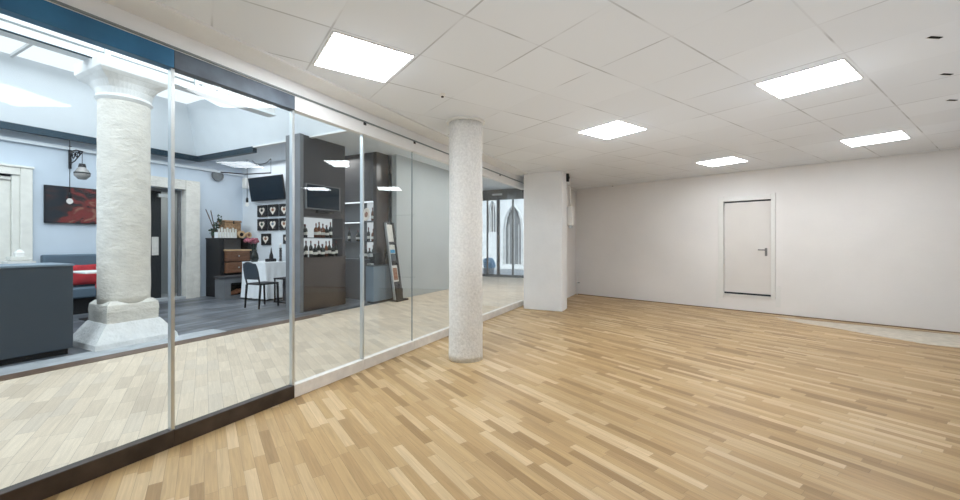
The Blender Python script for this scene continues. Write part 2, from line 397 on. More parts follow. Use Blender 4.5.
# small dark openings with torn edges in the ceiling
for (x, y, l) in ((1.56, -4.76, 'dark slot hole in ceiling, nearest of three on the right'), (2.47, -5.21, 'dark slot hole in ceiling, middle of three on the right'), (3.38, -5.64, 'dark slot hole in ceiling, farthest of three on the right')):
    t = thing('ceiling_slot', l, 'slot', (x, y, CZ), -1.0, 'dark slots in the ceiling at far right')
    bx('cavity', -.05, .05, -.012, .012, -.004, 0, MT['hole'], t, bevel=.002)
    bx('torn_edge', -.055, .05, .012, .016, -.006, 0, MT['white'], t)
def sensor(x, y, l, r=.03):
    t = thing('smoke_detector', l, 'detector', (x, y, CZ))
    bm = bmesh.new(); lathe(bm, [(r, 0), (r, -.012), (r * .7, -.024)]); finish('housing', bm, MT['white'], t, smooth=False)
    bm = bmesh.new(); lathe(bm, [(r * .45, -.024), (r * .4, -.034)]); finish('lens', bm, MT['black'], t)
sensor(.87, -1.05, 'tiny dark sensor on the ceiling just left of the round column top')
p = bwp(1.07, -.09, 0); sensor(p.x, p.y, 'tiny sensor on the ceiling above the back wall near the corner')

# ------------------------------------------------------------------ round column, square pillar
t = thing('round_column', 'round rough white plaster column in front of the glass partition', 'column', (1.76, -.82, 0))
bm = bmesh.new()
lathe(bm, [(.205 - .004 * (i / 40), i * (CZ - .02) / 40) for i in range(41)], 48)
rough_up(bm, .006, 7); finish('shaft', bm, MT['roughcol'], t, smooth=True)
bm = bmesh.new(); lathe(bm, [(.208, CZ - .022), (.232, CZ - .018), (.236, CZ - .001), (.21, CZ - .001)], 48); finish('collar', bm, MT['white'], t, smooth=False)

t = thing('square_pillar', 'thick square white plaster pillar at the end of the glass partition', 'pillar', (5.44, -1.02, 0))
bm = bmesh.new(); box(bm, 0, .42, 0, .83, 0, CZ); rough_up(bm, .006, 3, 8); finish('shaft', bm, MT['pillar'], t, bevel=.012)
bx('pilaster', .42, .52, .30, .83, 0, CZ - .0, MT['pillar'], t)
t = thing('wall_box', 'white electrical box on the far side of the square pillar', 'box', (5.96, -1.08, 1.72))
bx('housing', -.05, .12, -.04, .10, .06, .46, MT['white'], t, bevel=.01)
bx('terminal', -.01, .07, -.01, .05, 0, .06, MT['alu'], t)
tb('conduit', [(.04, .03, .46), (.04, .03, CZ - 1.74)], .012, MT['white'], t)
t = thing('ceiling_bracket', 'small black bracket at the top edge of the square pillar', 'bracket', (5.80, -1.05, 2.70))
bx('plate', -.03, .03, -.02, .03, 0, .165, MT['black'], t); bx('lug', -.02, .02, -.035, -.02, .06, .10, MT['black'], t)
t = thing('water_pipe', 'thin white pipe with small valve low in the far corner', 'pipe', (8.17, -.70, 0))
tb('pipe', [(0, 0, .0), (0, 0, .62)], .012, MT['white'], t)
tb('valve', [(-.03, -.015, .33), (.04, -.015, .33)], .018, MT['alu'], t)
tb('tap_handle', [(0, -.03, .33), (0, -.07, .33)], .008, MT['dark'], t)

# ------------------------------------------------------------------ glass partition
edges = [-3.55, -2.6, -1.72 + .0, -.955, -.01, .87, 1.78, 2.74, 3.64, 4.54, 5.44]
edges = [-4.6, -3.65, -2.7, -1.83, -.955, -.01, .87, 1.78, 2.74, 3.64, 4.54, 5.90]
for i, (a, b) in enumerate(zip(edges, edges[1:])):
    dark = b <= 0
    w = sempty('window_%d' % (i + 1), (a, 0, 0), 'frameless glass partition panel')
    L = b - a; g = .004
    # wide panes: no edge strip between the 1st and 2nd left ones
    bx('pane', g, L - g, -.006, .006, .11, 2.61, MT['glass'], w)
    bt = bx('bottom_rail', 0, L, -.035, .035, 0, .115, MT['dkrail'] if dark else MT['curb'], w, bevel=.004)
    bx('top_rail', 0, L, -.04, .04, 2.60, 2.725, (MT['reflrail'] if b < -.9 else MT['greyrail']) if dark else MT['beam'], w, bevel=.003)
    if i in (3,): pass
    big = abs(a + .955) < .01 or abs(a + .01) < .01 or abs(a - .87) < .01
    hw = .011 if big else .003
    if i not in (3,) and a < 2.9:
        bx('edge_strip', -hw, hw, -.02 if big else -.007, .02 if big else .007, .115, 2.60, MT['alu'] if big else MT['seal'], w)
    if a >= 0:
        bx('clamp', -.02, .02, -.045, .045, 2.70, 2.745, MT['dark'], w)
# name each pane apart
ps = ['far left pane behind the camera side', 'second pane on the camera side', 'third pane on the camera side', 'leftmost pane with blue reflection painted on its top rail, in front of the stone column', 'pane with dark bottom rail in front of the café chair',
      'first pane with white kerb, in front of the bottle shelves', 'pane in front of the leaflet stand', 'pane just left of the round column', 'pane behind the round column', 'pane between column and pillar', 'last pane beside the square pillar']
for i, l in enumerate(ps): bpy.data.objects['window_%d' % (i + 1)]['label'] = 'glass partition, ' + l
sbx('wall_partition_header', -6, 5.95, 0 - .04, .16, 2.725, CH, MT['beam'], label='long white beam above the glass partition')
bpy.data.objects['wall_partition_header'].name = 'wall_header'
sbx('trim_4', -6, 5.42, -.30, -.04, CZ - .018, CZ, MT['beam'], label='white ceiling strip along the glass partition')
sbx('trim_5', -6, 5.9, -.056, -.04, 2.73, 2.742, MT['seal'], label='thin grey line along the beam at the top of the glass frame')

# ------------------------------------------------------------------ passage and café shell
def sslab(name, x0, x1, y0, y1, m, l, top=0.0): return sbx(name, x0, x1, y0, y1, top - .12, top, m, label=l)
sslab('floor_passage', -6, 12.4, 0, 3.08, MT['pass_floor'], 'pale parquet floor beyond the glass')
sslab('floor_far_passage', 9.4, 12.4, 3.08, 6, MT['pass_floor'], 'pale parquet floor at the far end of the passage')
sslab('floor_threshold', -6, 2.96, 2.99, 3.22, MT['threshold'], 'dark brown wooden threshold strip', .006)
sslab('floor_kerb', -6, 1.3, 3.22, 3.62, MT['stone_strip'], 'pale stone strip along the threshold', .004)
sslab('floor_cafe', -6, 9.4, 3.22, 8.2, MT['cafe_floor'], 'dark slate floor of the café', .0)
# ceiling with the skylight opening
SX0, SX1, SY0, SY1 = -6.0, 3.2, .75, 7.8
sbx('ceiling_cafe', SX1, 12.4, .16, 8.2, CH, CH + .12, MT['cafewhite'], label='white café ceiling beside the skylight')
sbx('ceiling_cafe_rear', -6, SX1, SY1, 8.2, CH, CH + .12, MT['cafewhite'], label='narrow white ceiling strip behind the skylight')
sbx('ceiling_cafe_near', -6, SX1, .16, SY0, CH, CH + .12, MT['cafewhite'], label='white ceiling strip above the glass partition')
bm = bmesh.new(); k = .45; zt = 4.72
lo = [(SX0, SY0), (SX1, SY0), (SX1, SY1), (SX0, SY1)]; hi = [(SX0, SY0 + k), (SX1 - k, SY0 + k), (SX1 - k, SY1 - k), (SX0, SY1 - k)]  # inset head of the well
vl = [bm.verts.new((*p, CH)) for p in lo]; vh = [bm.verts.new((*p, zt)) for p in hi]
for i in range(4): bm.faces.new((vl[i], vl[(i + 1) % 4], vh[(i + 1) % 4], vh[i]))
st(finish('ceiling_skylight_well', bm, MT['vault']), 'pale sloping walls of the skylight well')
sky = sempty('window_20', (0, 0, zt), 'bright frosted rooflight over the café')
bx('pane', SX0, SX1 - k, SY0 + k, SY1 - k, .0, .02, MT['sky'], sky)
bm = bmesh.new()
for y in (2.6, 4.2, 5.8): box(bm, SX0, SX1 - k, y - .02, y + .02, -.05, -.002)
for x in (-4.5, -3, -1.5, 0, 1.5): box(bm, x - .02, x + .02, SY0 + k, SY1 - k, -.05, -.002)
finish('glazing_bars', bm, MT['white'], sky)
sbx('trim_6', -6, SX1, SY1 - .06, SY1 + .02, CH - .13, CH + .0, MT['teal'], label='dark blue steel edge beam along the rear of the skylight')
sbx('trim_7', SX1 - .02, SX1 + .08, 5.5, SY1 + .02, CH - .13, CH + .0, MT['teal'], label='dark blue steel edge beam beside the skylight')
sbx('trim_10', SX1 - .02, SX1 + .06, .75, 5.5, CH - .03, CH + .0, MT['white'], label='thin white edge beside the skylight')
sbx('trim_8', -6, SX1 + 1.3, 7.93, 8.0, 3.30, 3.36, MT['cafewhite'], label='thin white picture rail high on the café wall')
# rear café wall with the stone doorway opening and carved doorway opening
bm = bmesh.new()
for q in ((-6, -1.0, 0, CH), (-1.0, .22, 2.64, CH), (.22, 2.0, 0, CH), (2.0, 3.05, 2.74, CH), (3.05, 4.6, 0, CH)): box(bm, q[0], q[1], 8.0, 8.2, q[2], q[3])
st(finish('wall_cafe_rear', bm, MT['cafewall']), 'pale blue rear wall of the café')
sbx('wall_cafe_side', 4.5, 4.62, 5.0, 8.0, 0, CH, MT['cafewhite'], label='white café wall carrying the tilted television')
sbx('wall_cafe_recess', 4.5, 9.4, 5.0, 5.15, 0, CH, MT['cafewhite'], label='white wall at the back of the bar recess')
sbx('wall_cafe_left', -6.2, -6, 0, 8.2, 0, CH, MT['cafewall'], label='pale blue wall at the left of the café')
sbx('wall_grey', 5.30, 9.4, 3.1, 3.25, 0, CH, MT['greywall'], label='plain light grey wall beyond the glass')
sbx('wall_grey_return', 9.28, 9.4, 3.25, 6, 0, CH, MT['greywall'], label='grey wall return at the passage corner')
sbx('wall_passage_end', 9.4, 12.4, 6, 6.15, 0, CH, MT['cafewhite'], label='white side wall at the end of the passage')
sbx('baseboard_grey', 5.34, 9.4, 3.085, 3.10, 0, .05, MT['greywall'], label='grey skirting of the light grey wall')

# vestibule behind the stone doorway
sbx('wall_vestibule', 1.6, 3.6, 9.4, 9.5, 0, CH, MT['greywall'], label='grey vestibule wall behind the stone doorway')
sbx('wall_vestibule_left', 1.6, 1.7, 8.2, 9.4, 0, CH, MT['greywall'], label='left vestibule wall')
sbx('wall_vestibule_right', 3.45, 3.6, 8.2, 9.4, 0, CH, MT['greywall'], label='right vestibule wall')
sbx('ceiling_vestibule', 1.6, 3.6, 8.2, 9.5, 2.9, 3.0, MT['greypost'], label='vestibule ceiling')
sslab('floor_vestibule', 1.6, 3.6, 8.2, 9.4, MT['stone_strip'], 'pale vestibule floor', .01)

d3 = sempty('door_3', (2.5, 7.98, 0), 'rough stone doorway with a dark glazed door')
bm = bmesh.new()
box(bm, .50, .82, -.10, .1, 0, 2.98); box(bm, -.86, -.5, -.10, .1, 0, 2.98); rough_up(bm, .02, 6, 7)
finish('stone_jamb', bm, MT['stone'], d3)
bm = bmesh.new(); box(bm, -.5, .5, -.09, .1, 2.74, 2.98); rough_up(bm, .012, 6, 5); finish('lintel', bm, MT['stone'], d3)
leafd = bx('door_leaf', -.48, .17, .35, .39, .02, 2.70, MT['dark'], d3)
bx('notice', -.03, .11, .335, .35, 1.10, 1.55, MT['label'], leafd)
bm = bmesh.new(); box(bm, .44, .49, .12, .2, .0, 2.72); box(bm, -.48, .44, .12, .2, 2.66, 2.72); finish('inner_frame', bm, MT['greypost'], d3)
bx('door_closer', .02, .3, .13, .2, 2.52, 2.60, MT['alu'], d3)
bx('sill', -.5, .5, -.1, .2, 0, .06, MT['stone_strip'], d3)

# carved cream doorway at far left
d2 = sempty('door_2', (-.35, 7.98, 0), 'cream carved doorway at the far left of the café')
bm = bmesh.new(); box(bm, .60, .76, -.04, .04, 0, 2.82); box(bm, -.9, .60, -.04, .04, 2.68, 2.82); box(bm, -.92, .78, -.06, .03, 2.82, 2.86); box(bm, -.8, -.62, -.10, .04, 0, 2.7)
finish('architrave', bm, MT['carved'], d2, bevel=.01)
bm = bmesh.new(); box(bm, .50, .60, -.01, .12, 0, 2.7); box(bm, .36, .50, .05, .14, 0, 2.58); box(bm, -.62, .5, .02, .12, 2.58, 2.7)
finish('reveal_moulding', bm, MT['carved'], d2, bevel=.008)
lf = bx('door_leaf', -.62, .36, .12, .16, 0, 2.6, MT['carved'], d2)
bx('raised_panel', -.45, -.05, .10, .12, 1.4, 2.4, MT['white'], lf, bevel=.01); bx('raised_panel', -.45, -.05, .10, .12, .3, 1.2, MT['white'], lf, bevel=.01)
bx('dark_glazing', .20, .36, .085, .10, .1, 2.35, MT['black'], lf)
t = thing('stepped_pedestal', 'small white stepped stone pedestal before the cream doorway', 'pedestal', (.15, 7.6, 0))
bm = bmesh.new(); frustum(bm, [(.14, .14, 0), (.14, .14, .98), (.17, .17, 1.0), (.17, .17, 1.07)]); finish('base', bm, MT['white'], t)
bm = bmesh.new(); frustum(bm, [(.10, .10, 1.07), (.13, .13, 1.10), (.13, .13, 1.15)]); finish('moulding', bm, MT['carved'], t)
bm = bmesh.new(); frustum(bm, [(.05, .05, 1.15), (.06, .06, 1.22), (.02, .02, 1.28)]); finish('finial', bm, MT['white'], t)

# ------------------------------------------------------------------ end glazing, courtyard and church facade
eg = sempty('window_21', (12.35, 0, 0), 'dark framed glazing at the far end of the passage')
bm = bmesh.new()
for y, w in ((.02, .05), (2.85, .07), (3.5, .13), (4.0, .06), (5.2, .05), (5.95, .05)): box(bm, -.03, .03, y - w / 2, y + w / 2, 0, 3.3)
box(bm, -.04, .04, 0, 6, 0, .10); box(bm, -.06, .06, 0, 6, 3.18, 3.6)
finish('frame', bm, MT['dark'], eg)
bx('pane', -.005, .005, .02, 5.95, .1, 3.3, MT['glass_far'], eg)
bx('sign_strip', -.075, -.065, 3.3, 3.75, 3.36, 3.44, MT['alu'], eg)
sbx('floor_courtyard', 12.4, 30, -8, 16, -.15, -.03, MT['pave'], label='pale courtyard paving outside')
fc = sempty('wall_church_facade', (17, 0, 0), 'pale stone facade with pointed arched openings outside')
def arch_hole_wall(holes, y0, y1, H):
    bm = bmesh.new(); ys = []
    def addrect(a, b, z0, z1): box(bm, 0, .5, a, b, z0, z1)
    cur = y0
    for (c, hw, zb, zs, za) in holes:
        addrect(cur, c - hw, 0, H)
        if zb > .01: addrect(c - hw, c + hw, 0, zb)
        n = 12
        for i in range(n):
            a = c - hw + 2 * hw * i / n; b = a + 2 * hw / n; mid = abs((a + b) / 2 - c) / hw
            # pointed arch: radius 2*hw about the opposite springing point
            h = math.sqrt(max(0, 4 - (1 + mid) ** 2)) / math.sqrt(3) * (za - zs) + zs
            addrect(a, b, h, H)
        cur = c + hw
    addrect(cur, y1, 0, H); return bm
holes = [(4.72, .56, .25, 2.1, 3.45), (5.92, .27, 2.0, 2.9, 3.75), (8.2, .7, .25, 2.0, 3.6), (2.6, .5, .25, 2.0, 3.35)]
holes.sort()
finish('masonry', arch_hole_wall(holes, -2, 14, 9), MT['sand'], fc)
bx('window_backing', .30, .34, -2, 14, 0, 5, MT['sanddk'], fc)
for c, hw, zb, zs, za in holes:
    bm = bmesh.new()
    for s in (-1, 1):
        for off, r in ((0.0, .05), (.12, .035)):
            pts = [(-.04 + off * .5, c + s * (hw + .03 - off), zb)]
            for j in range(9):
                mid = 1 - j / 8
                pts.append((-.04 + off * .5, c + s * (hw + .03 - off) * mid, math.sqrt(max(0, 4 - (1 + mid) ** 2)) / math.sqrt(3) * (za - zs) + zs))
            tube(bm, pts, r, 6)
    tube(bm, [(.1, c, zb), (.1, c, za - .1)], .03, 6); tube(bm, [(.1, c - hw / 2, zb), (.1, c - hw / 2, zs + .3)], .02, 6); tube(bm, [(.1, c + hw / 2, zb), (.1, c + hw / 2, zs + .3)], .02, 6)
    finish('tracery', bm, MT['sand'], fc)
t = thing('courtyard_planter', 'blue planter with round bush behind the far glazing', 'planter', (13.2, 4.35, -.03))
bm = bmesh.new(); lathe(bm, [(.22, 0), (.24, .3), (.25, .32), (.22, .32)]); finish('pot', bm, MT['bluegrey'], t)
bm = bmesh.new(); bmesh.ops.create_icosphere(bm, subdivisions=3, radius=.26, matrix=Matrix.Translation((0, 0, .52))); rough_up(bm, .12, 7); finish('bush', bm, MT['bluep'], t)

# ------------------------------------------------------------------ antique stone column
sc = thing('stone_column', 'big hewn stone column with square capital and base behind the glass', 'column', (.30, 3.98, 0))
bm = bmesh.new()
rings = lathe(bm, [(.29 - .006 * abs(i / 30 - .3), .56 + i * (3.44 - .56) / 30) for i in range(31)], 48); rough_up(bm, .007, 5)
finish('shaft', bm, MT['stone'], sc, smooth=True)
bm = bmesh.new(); frustum(bm, [(.47, .44, 0), (.46, .43, .07), (.30, .30, .31)]); rough_up(bm, .010, 5, 6); finish('plinth', bm, MT['stone_white'], sc)
bm = bmesh.new(); frustum(bm, [(.29, .29, .29), (.295, .295, .46), (.285, .285, .55), (.24, .24, .60)]); rough_up(bm, .012, 5, 4)
bmesh.ops.bevel(bm, geom=[e for e in bm.edges if e.calc_face_angle(0) > .8], offset=.02, segments=2); finish('base_moulding', bm, MT['stone'], sc)
# capital: round neck flaring to a square slab
bm = bmesh.new(); n = 48
def sq(th, h):
    c, s = math.cos(th), math.sin(th); m = max(abs(c), abs(s)); return (h * c / m, h * s / m)
R = []
for z, r, h, k in ((3.38, .29, .29, 0), (3.42, .315, .30, 0), (3.46, .30, .3, 0), (3.54, .31, .31, .15), (3.62, .34, .33, .6), (3.68, .37, .37, 1)):
    ring = []
    for i in range(n):
        th = 2 * PI * (i + .5 * 0) / n + PI / 4; qx, qy = sq(th, h)
        ring.append(bm.verts.new(((1 - k) * r * math.cos(th) + k * qx, (1 - k) * r * math.sin(th) + k * qy, z)))
    R.append(ring)
for a, b in zip(R, R[1:]):
    for i in range(n): bm.faces.new((a[i], a[(i + 1) % n], b[(i + 1) % n], b[i]))
bm.faces.new(R[0][::-1]); bm.faces.new(R[-1]); finish('capital', bm, MT['stone_smooth'], sc, smooth=False)
bm = bmesh.new(); frustum(bm, [(.37, .37, 3.68), (.405, .405, 3.73), (.405, .405, 3.88)]); finish('abacus', bm, MT['stone_smooth'], sc, bevel=.008)
# beam resting on the capital
t = thing('skylight_beam', 'long white steel beam resting on the stone capital under the skylight', 'beam', (0, 3.98, 3.88))
bx('web', -6, 2.6, -.07, .07, .03, .27, MT['white'], t); bx('bottom_flange', -6, 2.6, -.11, .11, 0, .03, MT['vault'], t)
bx('cable_slot', -6, 2.5, -.08, -.07, .12, .14, MT['seal'], t)
for x in (-1.0, .08, 1.2): bx('clamp', x - .03, x + .03, -.10, -.07, .09, .20, MT['alu'], t)
tb('tension_rod', [(-6, -.16, -.04), (-.1, -.16, -.02)], .012, MT['teal'], t)

# ------------------------------------------------------------------ café furniture, left
t = thing('reception_counter', 'dark slate grey reception counter at the left behind the glass', 'counter', (-.31, 3.73, 0))
bx('body', -2.0, 0, 0, .75, .07, 1.11, MT['lacq'], t, bevel=.006); bx('countertop', -2.0, .012, -.012, .76, 1.11, 1.135, MT['bluegrey'], t, bevel=.003)
bx('plinth', -2.0, -.04, .03, .72, 0, .07, MT['black'], t)

t = thing('bench_seat', 'blue grey upholstered wall bench under the red painting', 'bench', (.5, 7.4, 0))
bx('backrest', 0, 1.45, .38, .54, .5, 1.17, MT['bench'], t, bevel=.03); bx('seat', 0, 1.45, -.1, .38, .32, .52, MT['bench'], t, bevel=.03); bx('base', .03, 1.42, -.02, .5, 0, .32, MT['black'], t)
def pillow(name, w, h, d, m, loc, rz, tilt, label, group=None):
    bm = bmesh.new(); bmesh.ops.create_cube(bm, size=1); bmesh.ops.subdivide_edges(bm, edges=bm.edges[:], cuts=6, use_grid_fill=True)
    for v in bm.verts:
        x, y, z = v.co * 2; k = (1 - x * x * .9) * (1 - z * z * .9)
        v.co = Vector((x * w / 2 * (1 - .08 * (1 - abs(z))), y * d / 2 * max(.12, k ** .5), z * h / 2 * (1 - .08 * (1 - abs(x)))))
    o = finish(name, bm, m, smooth=True); o.location = loc; o.rotation_euler = (tilt, 0, rz); return tag(o, label, 'cushion', group)
pillow('cushion', .5, .42, .16, MT['red'], (1.0, 7.58, .76), .0, -.15, 'red cushion on the wall bench, left one', 'red cushions on the wall bench')
pillow('cushion', .5, .42, .16, MT['red'], (1.5, 7.58, .76), .15, -.2, 'red cushion on the wall bench, partly behind the stone column', 'red cushions on the wall bench')

t = thing('cafe_table', 'small white topped table in front of the red cushions', 'table', (.85, 6.4, 0))
bm = bmesh.new(); box(bm, -.3, .45, -.35, .35, .86, .89); finish('tabletop', bm, MT['white'], t, bevel=.005)
tb('pole', [(.05, 0, .02), (.05, 0, .86)], .03, MT['black'], t)
bx('base', -.2, .3, -.25, .25, 0, .02, MT['black'], t)
t = thing('side_chair', 'red seated dark chair pushed under the white café table', 'chair', (.85, 5.75, 0))
bx('seat', -.22, .22, -.2, .2, .60, .70, MT['red'], t, bevel=.03)
for x in (-.2, .2):
    for y in (-.18, .18): tb('leg', [(x, y, 0), (x * .95, y * .95, .6)], .018, MT['black'], t)
bx('footrest', -.2, .2, -.19, -.16, .25, .28, MT['black'], t)
t = thing('flower_vase', 'small dark vase with plant on the white café table', 'vase', (1.02, 6.5, .89))
bm = bmesh.new(); lathe(bm, [(.03, 0), (.045, .05), (.02, .13), (.03, .16)], 16); finish('vessel', bm, MT['black'], t, smooth=True)
bm = bmesh.new()
for i in range(22):
    a = random.random() * 6.28; r = random.random() * .08; z = .2 + random.random() * .2
    bmesh.ops.create_icosphere(bm, subdivisions=1, radius=.02 + random.random() * .02, matrix=Matrix.Translation((r * math.cos(a), r * math.sin(a), z)))
tube(bm, [(0, 0, .1), (.01, 0, .3)], .006, 5); finish('foliage', bm, MT['leaf'], t)
t = thing('coffee_cup', 'white cup on the café table near the red cushion', 'cup', (.83, 6.35, .89))
bm = bmesh.new(); lathe(bm, [(.02, 0), (.035, .03), (.04, .07), (.035, .07), (.03, .03)], 16); finish('bowl', bm, MT['white'], t, smooth=True)
tb('handle', [(.035, 0, .055), (.06, 0, .045), (.033, 0, .02)], .005, MT['white'], t, 6)

# painting
t = thing('wall_painting', 'dark abstract painting with red patches on the blue wall', 'painting', (.95, 7.96, 2.2))
bx('canvas', -.37, .39, -.02, .02, -.385, .33, MT['paint'], t); 
bm = bmesh.new(); box(bm, -.38, .40, -.018, .03, .33, .345); box(bm, -.38, .40, -.018, .03, -.4, -.385); box(bm, -.385, -.37, -.018, .03, -.4, .345); box(bm, .39, .405, -.018, .03, -.4, .345)
finish('frame', bm, MT['black'], t)
# wrought iron lantern bracket
t = thing('wall_lantern', 'wrought iron scroll bracket with hanging glass lantern on the blue wall', 'lantern', (.93, 7.98, 2.92))
bx('backplate', -.02, .02, -.03, .0, 0, .46, MT['iron'], t)
bm = bmesh.new()
tube(bm, [(0, -.02, .34), (.02, -.25, .36), (.03, -.52, .30)], .012)
tube(bm, [(0, -.02, .10), (.01, -.22, .14), (.03, -.52, .30)], .010)
for cy, cz, r in ((-.14, .25, .085), (-.30, .25, .07), (-.43, .28, .045)):
    tube(bm, [(0.01, cy + r * math.cos(a * .7) * (1 - a * .06), cz + r * math.sin(a * .7) * (1 - a * .06)) for a in range(12)], .009, 6)
finish('scroll', bm, MT['iron'], t, smooth=True)
tb('hanging_chain', [(.03, -.5, .30), (.03, -.5, .04)], .005, MT['iron'], t, 6)
bm = bmesh.new(); lathe(bm, [(.04, .04), (.05, .0), (.12, -.12), (.12, -.18), (.06, -.25)], 16, (.03, -.5, 0)); g = finish('lamp_glass', bm, MT['warmglow'], t, smooth=True)
bm = bmesh.new(); lathe(bm, [(.045, .06), (.06, .0), (.055, -.01)], 16, (.03, -.5, 0)); lathe(bm, [(.123, -.115), (.125, -.13), (.12, -.14)], 16, (.03, -.5, 0)); finish('cage', bm, MT['iron'], t)

def pendant(loc, top, l, bulb_r=.045):
    t = thing('pendant_lamp', l, 'pendant lamp', loc, group='bare bulb pendants in the café')
    tb('cable', [(0, 0, .20), (0, 0, top)], .006, MT['black'], t, 6)
    bm = bmesh.new(); lathe(bm, [(.012, .22), (.03, .19), (.032, .10), (.028, .09)], 16); finish('socket', bm, MT['black'], t, smooth=True)
    bm = bmesh.new(); lathe(bm, [(.02, .10), (bulb_r, .045), (bulb_r * .9, .01), (.012, -.02)], 16); finish('bulb', bm, MT['bulbm'], t, smooth=True)
pendant((.86, 7.74, 2.20), CH - 2.33, 'bare bulb pendant hanging in front of the painting', .05)
pendant((4.00, 7.0, 2.38), CH - 2.38, 'bare bulb pendant with black socket beside the framed pictures')
# ceiling rail and ducting bar
t = thing('lighting_rail', 'thin dark horizontal lighting rail hung below the café ceiling', 'lighting rail', (3.3, 7.2, 0))
tb('rail', [(.46, .55, 3.29), (.77, 0, 3.24), (.92, -.85, 3.23)], .016, MT['iron'], t)
tb('hanging_wire', [(.92, -.85, 3.23), (.92, -.85, CH)], .006, MT['black'], t, 6)
tb('loose_cable', [(.83, -.2, CH), (.84, -.35, 3.50), (.86, -.5, 3.47), (.90, -.7, 3.50), (.92, -.85, CH)], .008, MT['black'], t, 6)
t = thing('wall_vent', 'round grey ventilation grille on the blue rear wall', 'vent', (3.80, 7.97, 3.22))
bm = bmesh.new(); lathe(bm, [(.15, 0), (.15, .03), (.12, .03), (.11, .015)], 24); o = finish('ring', bm, MT['greypost'], t); o.rotation_euler = (PI / 2, 0, 0)
bm = bmesh.new()
for i in range(-4, 5):
    w = math.sqrt(.0145 - (i * .026) ** 2) if .0145 > (i * .026) ** 2 else .03
    box(bm, -w, w, -.02, -.01, i * .026 - .006, i * .026 + .006)
finish('grille', bm, MT['seal'], t)
t = thing('wall_speaker', 'small white wall speaker beside the tilted television', 'speaker', (4.46, 7.62, 3.05))
bx('cabinet', -.16, -.02, -.09, .09, -.14, .16, MT['white'], t, bevel=.015); bx('bracket', -.02, .04, -.03, .03, -.03, .03, MT['alu'], t); bx('grille', -.166, -.16, -.07, .07, -.11, .13, MT['label'], t)

# television on the side wall
t = thing('television', 'black flat television tilted down on the white café wall', 'television', (4.46, 6.70, 2.86))
M = Matrix.Translation((-.12, 0, 0)) @ Matrix.Rotation(-.16, 4, 'Y')
bm = bmesh.new(); box(bm, -.025, .025, -.70, .70, -.32, .32, M); finish('casing', bm, MT['black'], t, bevel=.006)
bm = bmesh.new(); box(bm, -.030, -.024, -.68, .68, -.30, .30, M); finish('screen', bm, MT['blackgl'], t)
tb('wall_bracket', [(-.10, 0, 0), (.037, 0, .0)], .04, MT['black'], t)

# framed pictures (2 rows of 3 and two lower)
def picture(y, z, l, s=.2, col='latte', grp='small dark heart pictures on the white café wall'):
    t = thing('framed_picture', l, 'picture', (4.49, y, z), 0, grp)
    bx('frame', -.025, 0, -s, s, -s * .78, s * .78, MT['black'], t)
    bm = bmesh.new(); pts = []
    for i in range(24):
        a = 2 * PI * i / 24; hx = 16 * math.sin(a) ** 3 / 17; hz = (13 * math.cos(a) - 5 * math.cos(2 * a) - 2 * math.cos(3 * a) - math.cos(4 * a)) / 17
        pts.append(bm.verts.new((-.030, hx * s * .62, hz * s * .62)))
    bm.faces.new(pts); finish('heart_motif', bm, MT['cup' if col != 'latte' else 'cup'], t)
    bm = bmesh.new(); pts = [bm.verts.new((-.033, math.cos(a * PI / 8) * s * .26, math.sin(a * PI / 8) * s * .2 + .015)) for a in range(16)]
    bm.faces.new(pts); finish('motif_centre', bm, MT[col], t)
cols = ['black', 'latte', 'latte', 'leaf', 'bluegrey', 'latte']
nmz = ['top left', 'top middle', 'top right', 'bottom left', 'bottom middle', 'bottom right']
k = 0
for z in (2.28, 1.90):
    for y in (7.08, 6.62, 6.16):
        picture(y, z, 'dark square picture with pale heart, %s of the grid of six' % nmz[k], .205, cols[k]); k += 1
picture(6.92, 1.50, 'brown dark picture lowest, just above the vase on the table', .20, 'latte')
picture(6.05, 1.50, 'brown dark picture lowest and nearest the grey post', .16, 'latte')

# ------------------------------------------------------------------ dark cabinet with hearth box
t = thing('dark_cabinet', 'tall black cabinet with wooden drawers against the blue wall', 'cabinet', (3.50, 7.33, 0))
bm = bmesh.new(); box(bm, 0, .11, 0, .62, 0, 1.5); box(bm, .11, .20, .35, .62, 0, 1.5); box(bm, .73, .96, 0, .62, 0, 1.5); box(bm, .20, .70, .35, .62, 0, 1.5); box(bm, -.01, .97, -.01, .63, 1.5, 1.53)
finish('carcass', bm, MT['black'], t)
dr = None
for i, z in enumerate((.62, .92)):
    dr = bx('drawer', .12, .72, -.10, .35, z, z + .27, MT['wood'], t, bevel=.01)
    tb('knob', [(.42, -.10, z + .14), (.42, -.13, z + .14)], .015, MT['alu'], dr)
bx('niche_panel', .12, .69, .25, .35, 1.2, 1.5, MT['greypost'], t)
bx('drawer_top', .09, .76, -.12, .35, 1.19, 1.23, MT['log'], t, bevel=.005)
t = thing('hearth_box', 'grey stone hearth box with dark opening before the cabinet', 'hearth', (3.32, 6.80, 0))
bm = bmesh.new(); box(bm, 0, .14, 0, .42, 0, .52); box(bm, .58, .80, 0, .42, 0, .52); box(bm, .14, .58, 0, .42, .40, .52); box(bm, .14, .58, 0, .42, 0, .08); finish('surround', bm, MT['greypost'], t)
bx('mantel', -.03, .83, -.03, .43, .52, .57, MT['darkwall'], t, bevel=.006); bx('firebox', .14, .58, .2, .42, .08, .40, MT['hole'], t)
bm = bmesh.new()
for x in (.29, .36, .43): tube(bm, [(x - .12, .1, .12), (x + .1, .14, .2)], .04, 8)
finish('log_stack', bm, MT['latte'], t)
